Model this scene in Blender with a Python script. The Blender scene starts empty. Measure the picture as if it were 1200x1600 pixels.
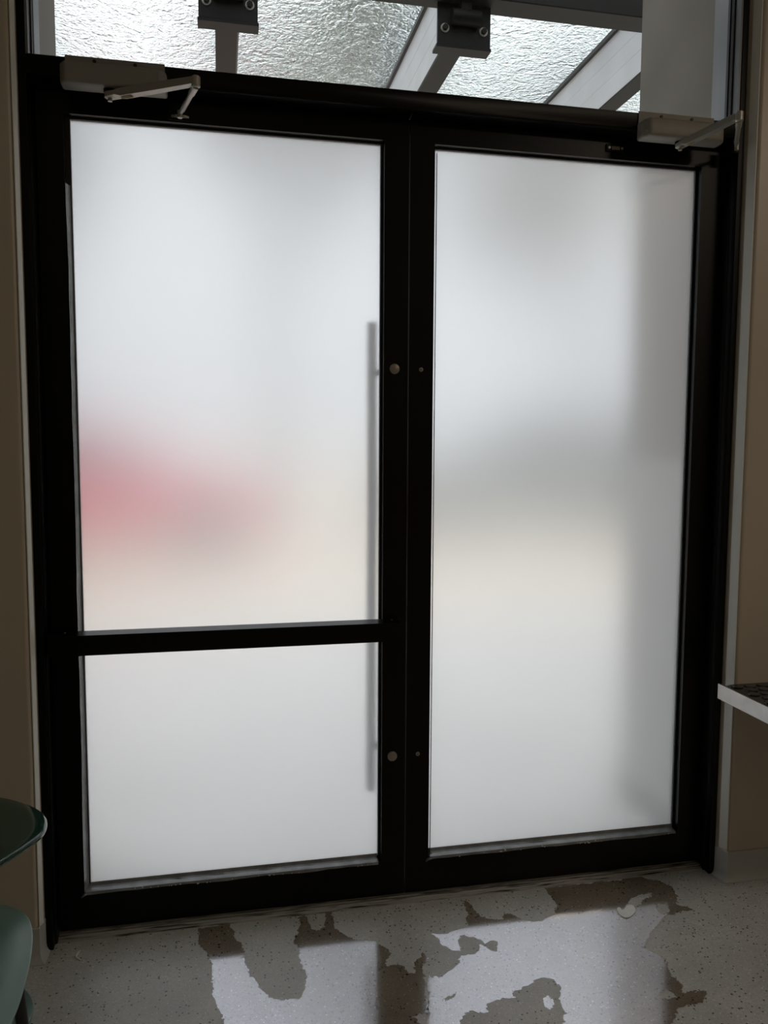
import bpy, bmesh, math, random
import numpy as np
from mathutils import Vector, Matrix, noise

random.seed(7)
sc = bpy.context.scene
COL = sc.collection

# ------------------------------------------------------------------ camera
cam_d = bpy.data.cameras.new('camera')
cam_d.sensor_fit = 'HORIZONTAL'
cam_d.sensor_width = 36.0
cam_d.lens = 36.0 * 1237.3 / 1200.0
cam_d.clip_start = 0.02
cam_d.clip_end = 300
cam = bpy.data.objects.new('camera', cam_d)
COL.objects.link(cam)
cam.matrix_world = Matrix(((0.97941, 0.01215, -0.20152, -0.4893),
                           (-0.20183, 0.08275, -0.97592, -2.0886),
                           (0.00482, 0.9965, 0.0835, 1.2597),
                           (0, 0, 0, 1)))
sc.camera = cam

# ------------------------------------------------------------------ sky (flat overcast, brighter overhead)
SKY = 1.25
w = bpy.data.worlds.new('overcast_sky')
sc.world = w
w.use_nodes = True
nt = w.node_tree
nt.nodes.clear()
tc = nt.nodes.new('ShaderNodeTexCoord')
sx = nt.nodes.new('ShaderNodeSeparateXYZ')
rp = nt.nodes.new('ShaderNodeValToRGB')
rp.color_ramp.elements[0].position = 0.0
rp.color_ramp.elements[0].color = (0.60, 0.62, 0.64, 1)
rp.color_ramp.elements[1].position = 0.9
rp.color_ramp.elements[1].color = (1.08, 1.12, 1.18, 1)
bg = nt.nodes.new('ShaderNodeBackground')
bg.inputs['Strength'].default_value = SKY
out = nt.nodes.new('ShaderNodeOutputWorld')
nt.links.new(tc.outputs['Generated'], sx.inputs[0])
nt.links.new(sx.outputs['Z'], rp.inputs[0])
nt.links.new(rp.outputs[0], bg.inputs[0])
nt.links.new(bg.outputs[0], out.inputs[0])

sc.view_settings.view_transform = 'Standard'
sc.view_settings.look = 'None'
sc.view_settings.gamma = 1
sc.view_settings.use_curve_mapping = False
sc.view_settings.exposure = 0.5

FILL_W = 7.0     # watts of each dim added fill lamp in the room


# ------------------------------------------------------------------ materials
def mat(name, color, rough=0.5, metal=0.0, spec=0.5, noise_amt=0.0, noise_scale=30.0, bump=0.0, coat=0.0, bump_scale=None):
    m = bpy.data.materials.new(name)
    m.use_nodes = True
    t = m.node_tree
    b = t.nodes['Principled BSDF']
    b.inputs['Base Color'].default_value = (*color, 1)
    b.inputs['Roughness'].default_value = rough
    b.inputs['Metallic'].default_value = metal
    b.inputs['Specular IOR Level'].default_value = spec
    b.inputs['Coat Weight'].default_value = coat
    if noise_amt or bump:
        g = t.nodes.new('ShaderNodeNewGeometry')
        n = t.nodes.new('ShaderNodeTexNoise')
        n.inputs['Scale'].default_value = noise_scale
        n.inputs['Detail'].default_value = 5
        t.links.new(g.outputs['Position'], n.inputs['Vector'])
        if noise_amt:
            r = t.nodes.new('ShaderNodeValToRGB')
            r.color_ramp.elements[0].position = 0.3
            r.color_ramp.elements[1].position = 0.7
            r.color_ramp.elements[0].color = (*[max(0, c * (1 - noise_amt)) for c in color], 1)
            r.color_ramp.elements[1].color = (*[c * (1 + noise_amt) for c in color], 1)
            t.links.new(n.outputs['Fac'], r.inputs[0])
            t.links.new(r.outputs[0], b.inputs['Base Color'])
        if bump:
            n2 = n
            if bump_scale:
                n2 = t.nodes.new('ShaderNodeTexNoise')
                n2.inputs['Scale'].default_value = bump_scale
                t.links.new(g.outputs['Position'], n2.inputs['Vector'])
            bp = t.nodes.new('ShaderNodeBump')
            bp.inputs['Strength'].default_value = bump
            bp.inputs['Distance'].default_value = 0.002
            t.links.new(n2.outputs['Fac'], bp.inputs['Height'])
            t.links.new(bp.outputs[0], b.inputs['Normal'])
    return m


M = {}
M['black'] = mat('black_anodised', (0.0011, 0.0011, 0.0013), 0.36, 0, 0.2, 0.2, 60)
M['gasket'] = mat('black_rubber', (0.012, 0.012, 0.014), 0.5)
M['wall'] = mat('beige_paint', (0.50, 0.445, 0.365), 0.36, 0, 0.6, 0.03, 3, 0.10, bump_scale=160)
M['ceil'] = mat('ceiling_paint', (0.5, 0.48, 0.44), 0.8)
M['daylight'] = mat('painted_return_light', (0.80, 0.81, 0.77), 0.35, 0, 0.6)  # pale tone stands in for door light on the wall returns
M['cove'] = mat('grey_vinyl', (0.47, 0.48, 0.47), 0.45, 0, 0.4, 0.04, 20)
M['alu_old'] = None
M['steel'] = mat('brushed_steel', (0.42, 0.40, 0.375), 0.36, 1.0, 0.5, 0.10, 35, 0.05)
M['handle'] = mat('satin_handle_steel', (0.20, 0.20, 0.20), 0.4, 0.6)
M['stop_grey'] = mat('grey_stop', (0.20, 0.205, 0.22), 0.35, 0.3, 0.6)
M['lip'] = mat('brushed_steel_lip', (0.40, 0.385, 0.365), 0.28, 1.0, 0.5, 0.08, 35)
M['pale'] = mat('pale_render', (0.36, 0.36, 0.34), 0.75, 0, 0.3, 0.06, 5)
M['chrome'] = mat('bright_steel', (0.7, 0.7, 0.68), 0.18, 1.0)
M['closer'] = mat('grey_enamel', (0.27, 0.26, 0.235), 0.45, 0.0, 0.4, 0.04, 40)
M['closer_arm'] = mat('grey_arm_metal', (0.42, 0.41, 0.37), 0.4, 0.4)
M['tan'] = mat('tan_sticker', (0.45, 0.35, 0.18), 0.6)
M['cap'] = mat('satin_bolt_cap', (0.30, 0.27, 0.23), 0.4, 0.3)
M['green_gloss'] = mat('dark_green_lacquer', (0.028, 0.075, 0.055), 0.12, 0, 0.5, 0, 1, 0, 0.3)
M['green_satin'] = mat('green_satin_shell', (0.12, 0.215, 0.175), 0.34, 0, 0.7)
M['dark_leg'] = mat('dark_leg_paint', (0.012, 0.016, 0.012), 0.4)
M['rubber'] = mat('black_mat_rubber', (0.012, 0.013, 0.015), 0.24, 0, 0.7)
M['film'] = mat('clear_film_edge', (0.20, 0.215, 0.23), 0.13, 0.0, 0.8, 0.25, 25, 0.25)
M['droplet'] = mat('white_adhesive', (0.75, 0.76, 0.76), 0.25)
M['paper'] = mat('white_paper', (0.88, 0.92, 0.90), 0.6, 0, 0.4, 0.06, 120)
M['pillar'] = mat('fair_faced_concrete', (0.15, 0.138, 0.122), 0.75, 0, 0.3, 0.10, 5, 0.2)
M['steel_dark'] = mat('dark_brown_steel', (0.010, 0.0085, 0.0085), 0.55, 0, 0.2, 0.1, 8)
M['steel_black'] = mat('black_steel', (0.004, 0.004, 0.004), 0.5, 0, 0.2)
M['flashing'] = mat('grey_flashing', (0.55, 0.56, 0.59), 0.45, 0.0, 0.5, 0.06, 6)
M['pave'] = mat('pale_pavement', (0.76, 0.725, 0.685), 0.5, 0, 0.5, 0.08, 1.5)
M['court'] = mat('cream_gravel', (0.88, 0.77, 0.61), 0.6, 0, 0.5, 0.06, 1.5)
M['car_red'] = mat('red_car_paint', (0.80, 0.03, 0.10), 0.25, 0, 0.5, 0, 1, 0, 0.4)
M['car_grey'] = mat('grey_green_car_paint', (0.06, 0.085, 0.08), 0.3, 0.0, 0.5, 0, 1, 0, 0.4)
M['car_glass'] = mat('tinted_glass', (0.02, 0.025, 0.025), 0.08, 0, 0.6)
M['tyre'] = mat('tyre_rubber', (0.015, 0.015, 0.015), 0.7)
M['bark'] = mat('bark', (0.10, 0.09, 0.08), 0.8, 0, 0.3, 0.3, 6)
M['leaf'] = mat('grey_green_leaves', (0.17, 0.21, 0.20), 0.6, 0, 0.4, 0.4, 1.2)
M['leaf2'] = mat('olive_leaves', (0.20, 0.22, 0.16), 0.6, 0, 0.4, 0.4, 1.2)
M['panel'] = mat('fill_housing', (0.6, 0.6, 0.58), 0.5)
M['far_wall'] = mat('pale_render', (0.62, 0.62, 0.60), 0.8, 0, 0.3, 0.04, 0.8)


def aluminium_old():
    m = mat('worn_aluminium', (0.22, 0.21, 0.19), 0.42, 0.5, 0.5)
    t = m.node_tree
    b = t.nodes['Principled BSDF']
    g = t.nodes.new('ShaderNodeNewGeometry')
    mp = t.nodes.new('ShaderNodeMapping')
    mp.inputs['Scale'].default_value = (7, 120, 120)
    n = t.nodes.new('ShaderNodeTexNoise')
    n.inputs['Scale'].default_value = 1.6
    n.inputs['Detail'].default_value = 6
    r = t.nodes.new('ShaderNodeValToRGB')
    r.color_ramp.elements[0].position = 0.34
    r.color_ramp.elements[0].color = (0.02, 0.017, 0.014, 1)
    r.color_ramp.elements[1].position = 0.50
    r.color_ramp.elements[1].color = (0.38, 0.37, 0.35, 1)
    t.links.new(g.outputs['Position'], mp.inputs[0])
    t.links.new(mp.outputs[0], n.inputs['Vector'])
    t.links.new(n.outputs['Fac'], r.inputs[0])
    t.links.new(r.outputs[0], b.inputs['Base Color'])
    return m


M['alu_old'] = aluminium_old()


def concrete(name, wet):
    """Ground concrete with white and black aggregate; the wet one is darker, browner and carries a water film."""
    m = bpy.data.materials.new(name)
    m.use_nodes = True
    t = m.node_tree
    L = t.links.new
    b = t.nodes['Principled BSDF']
    g = t.nodes.new('ShaderNodeNewGeometry')
    P = g.outputs['Position']

    def nz(scale, detail=4, rough=0.55):
        n = t.nodes.new('ShaderNodeTexNoise')
        n.inputs['Scale'].default_value = scale
        n.inputs['Detail'].default_value = detail
        n.inputs['Roughness'].default_value = rough
        L(P, n.inputs['Vector'])
        return n.outputs['Fac']

    def ramp(src, p0, c0, p1, c1):
        r = t.nodes.new('ShaderNodeValToRGB')
        r.color_ramp.elements[0].position = p0
        r.color_ramp.elements[0].color = (*c0, 1)
        r.color_ramp.elements[1].position = p1
        r.color_ramp.elements[1].color = (*c1, 1)
        L(src, r.inputs[0])
        return r.outputs[0]

    def mix(fac, a, c, mode='MIX'):
        x = t.nodes.new('ShaderNodeMix')
        x.data_type = 'RGBA'
        x.blend_type = mode
        if isinstance(fac, (int, float)):
            x.inputs[0].default_value = fac
        else:
            L(fac, x.inputs[0])
        for i, v in ((6, a), (7, c)):
            if isinstance(v, tuple):
                x.inputs[i].default_value = (*v, 1)
            else:
                L(v, x.inputs[i])
        return x.outputs[2]

    def specks(scale, rad, keep):
        v = t.nodes.new('ShaderNodeTexVoronoi')
        v.inputs['Scale'].default_value = scale
        L(P, v.inputs['Vector'])
        s = t.nodes.new('ShaderNodeSeparateColor')
        L(v.outputs['Color'], s.inputs[0])
        a = t.nodes.new('ShaderNodeMath'); a.operation = 'LESS_THAN'
        L(v.outputs['Distance'], a.inputs[0]); a.inputs[1].default_value = rad
        c = t.nodes.new('ShaderNodeMath'); c.operation = 'GREATER_THAN'
        L(s.outputs[0], c.inputs[0]); c.inputs[1].default_value = keep
        d = t.nodes.new('ShaderNodeMath'); d.operation = 'MULTIPLY'
        L(a.outputs[0], d.inputs[0]); L(c.outputs[0], d.inputs[1])
        return d.outputs[0]

    if wet:
        c = ramp(nz(9, 6), 0.3, (0.22, 0.175, 0.115), 0.7, (0.34, 0.28, 0.195))
    else:
        c = ramp(nz(5, 7, 0.65), 0.28, (0.35, 0.348, 0.325), 0.72, (0.60, 0.595, 0.56))
    c = mix(ramp(nz(95, 5, 0.75), 0.45, (0, 0, 0), 0.72, (0.55, 0.55, 0.55)), c, (0.16, 0.13, 0.09) if wet else (0.24, 0.235, 0.22))
    c = mix(ramp(nz(330, 3), 0.35, (0, 0, 0), 0.75, (0.6, 0.6, 0.6)), c, (0.42, 0.36, 0.27) if wet else (0.68, 0.675, 0.64))
    c = mix(ramp(nz(210, 3), 0.52, (0, 0, 0), 0.8, (0.75, 0.75, 0.75)), c, (0.09, 0.075, 0.055) if wet else (0.20, 0.197, 0.185))
    c = mix(specks(75, 0.22, 0.93), c, (0.02, 0.02, 0.02) if wet else (0.06, 0.06, 0.06))
    c = mix(specks(150, 0.36, 0.90), c, (0.012, 0.012, 0.012) if wet else (0.035, 0.035, 0.035))
    c = mix(specks(190, 0.34, 0.93), c, (0.6, 0.56, 0.47) if wet else (0.75, 0.74, 0.70))
    L(c, b.inputs['Base Color'])
    if not wet:
        b.inputs['Roughness'].default_value = 0.42
        b.inputs['Specular IOR Level'].default_value = 0.9
        bp = t.nodes.new('ShaderNodeBump')
        bp.inputs['Strength'].default_value = 0.35
        bp.inputs['Distance'].default_value = 0.001
        L(nz(260, 3), bp.inputs['Height'])
        L(bp.outputs[0], b.inputs['Normal'])
    else:
        b.inputs['Roughness'].default_value = 0.3
        b.inputs['Specular IOR Level'].default_value = 0.3
        gl = t.nodes.new('ShaderNodeBsdfGlossy')
        gl.inputs['Roughness'].default_value = 0.10
        gl.inputs['Color'].default_value = (0.92, 0.93, 1.0, 1)
        bp = t.nodes.new('ShaderNodeBump')
        bp.inputs['Strength'].default_value = 0.10
        bp.inputs['Distance'].default_value = 0.0006
        L(nz(240, 2), bp.inputs['Height'])
        L(bp.outputs[0], gl.inputs['Normal'])
        ms = t.nodes.new('ShaderNodeMixShader')
        ms.inputs[0].default_value = WET_GLOSS
        L(b.outputs[0], ms.inputs[1])
        L(gl.outputs[0], ms.inputs[2])
        L(ms.outputs[0], t.nodes['Material Output'].inputs[0])
    return m


WET_GLOSS = 0.40
M['floor'] = concrete('ground_concrete', False)
M['wet'] = concrete('wet_concrete', True)


def frosted():
    m = bpy.data.materials.new('frosted_glass')
    m.use_nodes = True
    t = m.node_tree
    t.nodes.clear()
    gl = t.nodes.new('ShaderNodeBsdfGlass')
    gl.inputs['Roughness'].default_value = 0.31
    gl.inputs['IOR'].default_value = 1.45
    gl.inputs['Color'].default_value = (0.92, 0.93, 0.935, 1)
    tr = t.nodes.new('ShaderNodeBsdfTranslucent')
    tr.inputs['Color'].default_value = (0.92, 0.93, 0.935, 1)
    ms = t.nodes.new('ShaderNodeMixShader')
    ms.inputs[0].default_value = 0.22
    o = t.nodes.new('ShaderNodeOutputMaterial')
    t.links.new(gl.outputs[0], ms.inputs[1])
    t.links.new(tr.outputs[0], ms.inputs[2])
    t.links.new(ms.outputs[0], o.inputs[0])
    return m


def clear_glass():
    m = bpy.data.materials.new('clear_glass')
    m.use_nodes = True
    t = m.node_tree
    t.nodes.clear()
    tp = t.nodes.new('ShaderNodeBsdfTransparent')
    tp.inputs['Color'].default_value = (0.95, 0.97, 0.96, 1)
    gl = t.nodes.new('ShaderNodeBsdfGlossy')
    gl.inputs['Roughness'].default_value = 0.02
    fr = t.nodes.new('ShaderNodeFresnel')
    fr.inputs['IOR'].default_value = 1.35
    ms = t.nodes.new('ShaderNodeMixShader')
    o = t.nodes.new('ShaderNodeOutputMaterial')
    t.links.new(fr.outputs[0], ms.inputs[0])
    t.links.new(tp.outputs[0], ms.inputs[1])
    t.links.new(gl.outputs[0], ms.inputs[2])
    t.links.new(ms.outputs[0], o.inputs[0])
    return m


def rain_glass():
    """Canopy glass under running rain: smooth glass whose upper face ripples."""
    m = bpy.data.materials.new('rain_covered_glass')
    m.use_nodes = True
    t = m.node_tree
    t.nodes.clear()
    L = t.links.new
    g = t.nodes.new('ShaderNodeNewGeometry')
    n1 = t.nodes.new('ShaderNodeTexNoise')
    n1.inputs['Scale'].default_value = 11
    n1.inputs['Detail'].default_value = 2.5
    n1.inputs['Distortion'].default_value = 1.3
    n2 = t.nodes.new('ShaderNodeTexNoise')
    n2.inputs['Scale'].default_value = 42
    n2.inputs['Detail'].default_value = 2
    n2.inputs['Distortion'].default_value = 0.8
    ad = t.nodes.new('ShaderNodeMath')
    ad.operation = 'MULTIPLY_ADD'
    ad.inputs[1].default_value = 0.45
    L(g.outputs['Position'], n1.inputs['Vector'])
    L(g.outputs['Position'], n2.inputs['Vector'])
    L(n2.outputs['Fac'], ad.inputs[0])
    L(n1.outputs['Fac'], ad.inputs[2])
    bp = t.nodes.new('ShaderNodeBump')
    bp.inputs['Strength'].default_value = 1.0
    bp.inputs['Distance'].default_value = 0.0055
    L(ad.outputs[0], bp.inputs['Height'])
    gl = t.nodes.new('ShaderNodeBsdfGlass')
    gl.inputs['Roughness'].default_value = 0.0
    gl.inputs['IOR'].default_value = 1.33
    gl.inputs['Color'].default_value = (0.97, 0.985, 0.985, 1)
    L(bp.outputs[0], gl.inputs['Normal'])
    o = t.nodes.new('ShaderNodeOutputMaterial')
    L(gl.outputs[0], o.inputs[0])
    return m


def fill_mat():
    m = bpy.data.materials.new('fill_diffuser')
    m.use_nodes = True
    b = m.node_tree.nodes['Principled BSDF']
    b.inputs['Emission Color'].default_value = (1.0, 0.86, 0.66, 1)  # warm glow of the added fill lamps
    b.inputs['Emission Strength'].default_value = 1.0
    return m


M['frosted'] = frosted()
M['clear'] = clear_glass()
M['rain'] = rain_glass()
M['lamp'] = fill_mat()


# ------------------------------------------------------------------ helpers
ORIGIN = {}


def link(o, parent=None):
    COL.objects.link(o)
    if parent is not None:
        o.parent = parent
    return o


def props(o, label=None, cat=None, group=None, kind=None):
    if label: o['label'] = label
    if cat: o['category'] = cat
    if group: o['group'] = group
    if kind: o['kind'] = kind
    return o


def empty(name, loc, label=None, cat=None, group=None, kind=None):
    o = bpy.data.objects.new(name, None)
    o.location = loc
    o.empty_display_size = 0.1
    ORIGIN[o] = Vector(loc)
    return props(link(o), label, cat, group, kind)


def box(bm, x0, x1, y0, y1, z0, z1):
    vs = [bm.verts.new(p) for p in ((x0, y0, z0), (x1, y0, z0), (x1, y1, z0), (x0, y1, z0),
                                    (x0, y0, z1), (x1, y0, z1), (x1, y1, z1), (x0, y1, z1))]
    for f in ((3, 2, 1, 0), (4, 5, 6, 7), (0, 1, 5, 4), (1, 2, 6, 5), (2, 3, 7, 6), (3, 0, 4, 7)):
        bm.faces.new([vs[i] for i in f])
    return vs


def tube(bm, pts, rad, seg=12):
    """Capped tube along points; rad is a number or a list."""
    pts = [Vector(p) for p in pts]
    n = len(pts)
    rad = rad if isinstance(rad, (list, tuple)) else [rad] * n
    rings = []
    u = None
    for i, p in enumerate(pts):
        d = (pts[min(i + 1, n - 1)] - pts[max(i - 1, 0)]).normalized()
        if u is None:
            u = d.orthogonal().normalized()
        else:
            u = (u - d * u.dot(d)).normalized()
        v = d.cross(u)
        rings.append([bm.verts.new(p + (u * math.cos(2 * math.pi * k / seg) + v * math.sin(2 * math.pi * k / seg)) * rad[i]) for k in range(seg)])
    for a, b in zip(rings, rings[1:]):
        for k in range(seg):
            bm.faces.new((a[k], a[(k + 1) % seg], b[(k + 1) % seg], b[k]))
    bm.faces.new(list(reversed(rings[0])))
    bm.faces.new(rings[-1])


def prism(bm, outline, axis, a, b):
    """Extrude a 2D outline along axis (0,1,2) between a and b; the outline gives the other two axes in order."""
    def P(u, v, w):
        return {0: (w, u, v), 1: (u, w, v), 2: (u, v, w)}[axis]
    A = [bm.verts.new(P(u, v, a)) for u, v in outline]
    B = [bm.verts.new(P(u, v, b)) for u, v in outline]
    n = len(outline)
    bm.faces.new(A)
    bm.faces.new(list(reversed(B)))
    for i in range(n):
        bm.faces.new((A[i], B[i], B[(i + 1) % n], A[(i + 1) % n]))
    bmesh.ops.recalc_face_normals(bm, faces=bm.faces)


def obj(name, bm, m, parent=None, bevel=0.0, seg=2, smooth=False):
    off = Vector((0, 0, 0))
    if parent is not None:
        off = ORIGIN[parent]
    if bevel:
        es = [e for e in bm.edges if len(e.link_faces) == 2 and e.calc_face_angle(0) > 0.5]
        bmesh.ops.bevel(bm, geom=es, offset=bevel, segments=seg, profile=0.5, affect='EDGES', clamp_overlap=True)
    bmesh.ops.recalc_face_normals(bm, faces=bm.faces)
    bmesh.ops.translate(bm, verts=bm.verts, vec=-off)
    me = bpy.data.meshes.new(name)
    bm.to_mesh(me)
    bm.free()
    me.materials.append(m)
    if smooth or bevel:
        for p in me.polygons:
            p.use_smooth = True
        me.set_sharp_from_angle(angle=math.radians(35))
    o = bpy.data.objects.new(name, me)
    ORIGIN[o] = off
    return link(o, parent)


def bx(name, m, parent, *a, bevel=0.0, kind=None):
    bm = bmesh.new()
    box(bm, *a)
    o = obj(name, bm, m, parent, bevel)
    if kind: o['kind'] = kind
    return o


def cyl(name, m, parent, p0, p1, r, seg=20, bevel=0.0):
    bm = bmesh.new()
    tube(bm, [p0, p1], r, seg)
    return obj(name, bm, m, parent, bevel, smooth=True)


def spline(pts, n=10, closed=True):
    """Catmull-Rom through 2D points."""
    res = []
    N = len(pts)
    for i in range(N if closed else N - 1):
        p0, p1, p2, p3 = (Vector(pts[(i + k) % N] if closed else pts[min(max(i + k, 0), N - 1)]) for k in (-1, 0, 1, 2))
        for k in range(n):
            t = k / n
            res.append(tuple(0.5 * ((2 * p1) + (p2 - p0) * t + (2 * p0 - 5 * p1 + 4 * p2 - p3) * t * t + (3 * p1 - p0 - 3 * p2 + p3) * t ** 3)))
    return res


# ------------------------------------------------------------------ the room shell
YW = -0.123          # room face of the wall beside the doors
ZC = 3.0
bx('floor', M['floor'], None, -2.3, 2.7, -5.0, -0.02, -0.08, 0.0, kind='structure')
for o in (COL.objects['floor'],):
    props(o, 'grey polished concrete floor speckled with light and dark aggregate', kind='structure')


def wall_piece(name, xa, corner, reveal, label):
    """Front wall beside the door frame, with a rounded drywall corner and a slightly splayed return."""
    s = 1 if corner > 0 else -1
    pts = [(xa, 0.04), (xa, YW)]
    r = 0.010
    c = (corner + s * r, YW + r)
    for k in range(7):
        a = math.pi / 2 * k / 6
        pts.append((c[0] - s * r * math.sin(a), c[1] - r * math.cos(a)))
    pts += [(reveal, -0.081), (reveal, 0.04)]
    bm = bmesh.new()
    prism(bm, pts, 2, 0.0, ZC)
    return props(obj(name, bm, M['wall'], None, smooth=True), label, kind='structure')


wall_piece('wall_front_left', -2.3, -0.937, -0.930, 'beige painted wall left of the black door frame')
wall_piece('wall_front_right', 2.7, 0.945, 0.930, 'beige painted wall right of the black door frame')
props(bx('wall_front_top', M['wall'], None, -0.930, 0.930, YW, 0.15, 2.86, ZC), 'beige wall above the transom window', kind='structure')
props(bx('wall_left', M['wall'], None, -2.42, -2.3, -5.0, 0.15, -0.08, ZC), 'beige side wall on the left', kind='structure')
props(bx('wall_right', M['wall'], None, 2.7, 2.82, -5.0, 0.15, -0.08, ZC), 'beige side wall on the right', kind='structure')
props(bx('wall_back', M['wall'], None, -2.42, 2.82, -5.12, -5.0, -0.08, ZC), 'beige wall behind the viewer', kind='structure')
props(bx('ceiling', M['ceil'], None, -2.42, 2.82, -5.12, 0.15, ZC, ZC + 0.1), 'pale ceiling of the entrance room', kind='structure')


def cove(name, xa, corner, reveal, label):
    """Vinyl cove base: flat strip with a flared toe, along the wall and round the corner to the frame."""
    root = empty(name, ((xa + corner) / 2, YW, 0), label, kind='structure')
    s = 1 if corner > 0 else -1
    t = 0.003
    prof = [(0, 0.0), (-0.016, 0.0), (-0.016, 0.002), (-0.009, 0.006), (-0.005, 0.013), (-t, 0.022), (-t, 0.086), (-0.001, 0.0875), (0, 0.0875)]
    bm = bmesh.new()
    A, B = [], []
    for d, z in prof:
        A.append(bm.verts.new((xa, YW + d, z)))
        B.append(bm.verts.new((corner + s * d, YW + d, z)))
    for i in range(len(prof) - 1):
        bm.faces.new((A[i], A[i + 1], B[i + 1], B[i]))
    obj('front_strip', bm, M['cove'], root, smooth=True)
    bm = bmesh.new()
    B, C = [], []
    for d, z in prof:
        B.append(bm.verts.new((corner + s * d, YW + d, z)))
        C.append(bm.verts.new((reveal + s * d * 0.7, -0.084, z)))
    for i in range(len(prof) - 1):
        bm.faces.new((B[i], B[i + 1], C[i + 1], C[i]))
    obj('return_strip', bm, M['cove'], root, smooth=True)


cove('baseboard_left', -2.3, -0.937, -0.930, 'grey vinyl cove baseboard left of the doors')
cove('baseboard_right', 2.7, 0.945, 0.930, 'grey vinyl cove baseboard right of the doors')

for nm, s, cx in (('painted_light_left', -1, -0.937), ('painted_light_right', 1, 0.945)):     # added pale strips: door light on the returns put into the colour
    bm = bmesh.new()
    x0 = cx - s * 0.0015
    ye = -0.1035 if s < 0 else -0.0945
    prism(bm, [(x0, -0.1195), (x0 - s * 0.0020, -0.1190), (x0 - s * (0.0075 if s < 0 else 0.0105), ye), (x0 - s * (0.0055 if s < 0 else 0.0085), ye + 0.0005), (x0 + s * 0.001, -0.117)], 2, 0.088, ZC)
    props(obj(nm, bm, M['daylight'], None), 'painted-in light on the wall return %s of the door frame' % ('left' if s < 0 else 'right'), kind='structure')

# dim unseen fill lamps, added to brighten the walls (behind and above the viewer)
for i, (lx, ly) in enumerate(((-0.9, -3.4), (2.0, -2.6))):
    t = empty('fill_lamp', (lx, ly, ZC - 0.05), ('added square fill lamp behind the viewer, left of the two', 'added square fill lamp behind the viewer, right of the two')[i], 'lamp', 'added fill lamps')
    bx('housing', M['panel'], t, lx - 0.3, lx + 0.3, ly - 0.3, ly + 0.3, ZC - 0.05, ZC, bevel=0.006)
    bx('diffuser', M['lamp'], t, lx - 0.27, lx + 0.27, ly - 0.27, ly + 0.27, ZC - 0.055, ZC - 0.05)
    ld = bpy.data.lights.new('fill_light', 'AREA')
    ld.shape = 'SQUARE'; ld.size = 0.54
    ld.energy = FILL_W * (0.06, 1.7)[i]
    ld.color = (1.0, 0.86, 0.68)
    lo = bpy.data.objects.new('fill_light', ld)
    lo.location = (0, 0, -0.01)
    link(lo, t)

# ------------------------------------------------------------------ door frame and transom window
YF = -0.083
HB, HT = 2.100, 2.145    # header bar
fr = empty('trim_1', (0, -0.02, 0), 'black aluminium frame around the pair of doors', kind='structure')
for s in (-1, 1):
    bm = bmesh.new()
    prism(bm, [(s * 0.930, YF), (s * 0.912, YF), (s * 0.912, -0.060), (s * 0.908, -0.058), (s * 0.908, 0.04), (s * 0.930, 0.04)], 2, 0.0, 2.86)
    obj('jamb', bm, M['black'], fr, 0.0012, 1)
    bx('jamb_stop', M['black'], fr, *sorted((s * 0.908, s * 0.893)), 0.024, 0.04, 0.012, HB, bevel=0.001)
bm = bmesh.new()
prism(bm, [(YF, HB + 0.004), (YF + 0.004, HB), (0.04, HB), (0.04, HT), (YF, HT)], 0, -0.912, 0.912)
obj('header', bm, M['black'], fr, 0.001, 1)
bx('header_stop', M['black'], fr, -0.893, 0.893, 0.024, 0.04, HB - 0.016, HB, bevel=0.001)
bx('head_bar', M['black'], fr, -0.912, 0.912, YF, 0.04, 2.80, 2.86, bevel=0.001)

tw = empty('window_1', (0, -0.04, HT), 'clear transom window over the doors, view of the glass canopy', kind='structure')
bx('pane', M['clear'], tw, -0.908, 0.908, -0.043, -0.037, HT + 0.002, 2.798)
for s in (-1, 1):
    bx('gasket', M['gasket'], tw, *sorted((s * 0.912, s * 0.903)), -0.055, -0.0435, HT, 2.80)
    bx('gasket', M['gasket'], tw, *sorted((s * 0.912, s * 0.903)), -0.0365, -0.027, HT, 2.80)
bx('gasket', M['gasket'], tw, -0.903, 0.903, -0.055, -0.0435, HT, HT + 0.004)
for s in (-1, 1):      # paler grey glazing stops on the jamb returns, inside and outside
    bx('glazing_stop', M['stop_grey'], tw, *sorted((s * 0.912, s * 0.9065)), -0.081, -0.0555, HT, 2.80, bevel=0.0006)
    bx('glazing_stop', M['stop_grey'], tw, *sorted((s * 0.9079, s * 0.9045)), -0.0265, 0.038, HT, 2.80, bevel=0.0006)

# threshold
th = empty('trim_2', (0, 0, 0), 'worn ridged aluminium threshold under the doors', kind='structure')
prof = [(-0.057, 0.0), (-0.056, 0.003), (-0.047, 0.0085)]
y = -0.046
for k in range(7):
    prof += [(y, 0.0105), (y + 0.007, 0.0105), (y + 0.008, 0.0082), (y + 0.011, 0.0082)]
    y += 0.012
prof += [(0.05, 0.0105), (0.06, 0.0)]
bm = bmesh.new()
prism(bm, prof, 0, -0.907, 0.907)
obj('threshold_plate', bm, M['alu_old'], th)


# ------------------------------------------------------------------ doors
Y0, Y1 = -0.028, 0.022          # faces of a leaf
ZB, ZT = 0.014, 2.096           # bottom and top of a leaf
GB, GT = 0.112, 2.041           # glass opening


def rounded_rect_ribbon(bm, ring):
    for a, b in zip(ring, ring[1:]):
        bm.faces.new((a[0], b[0], b[1], a[1]))


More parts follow.
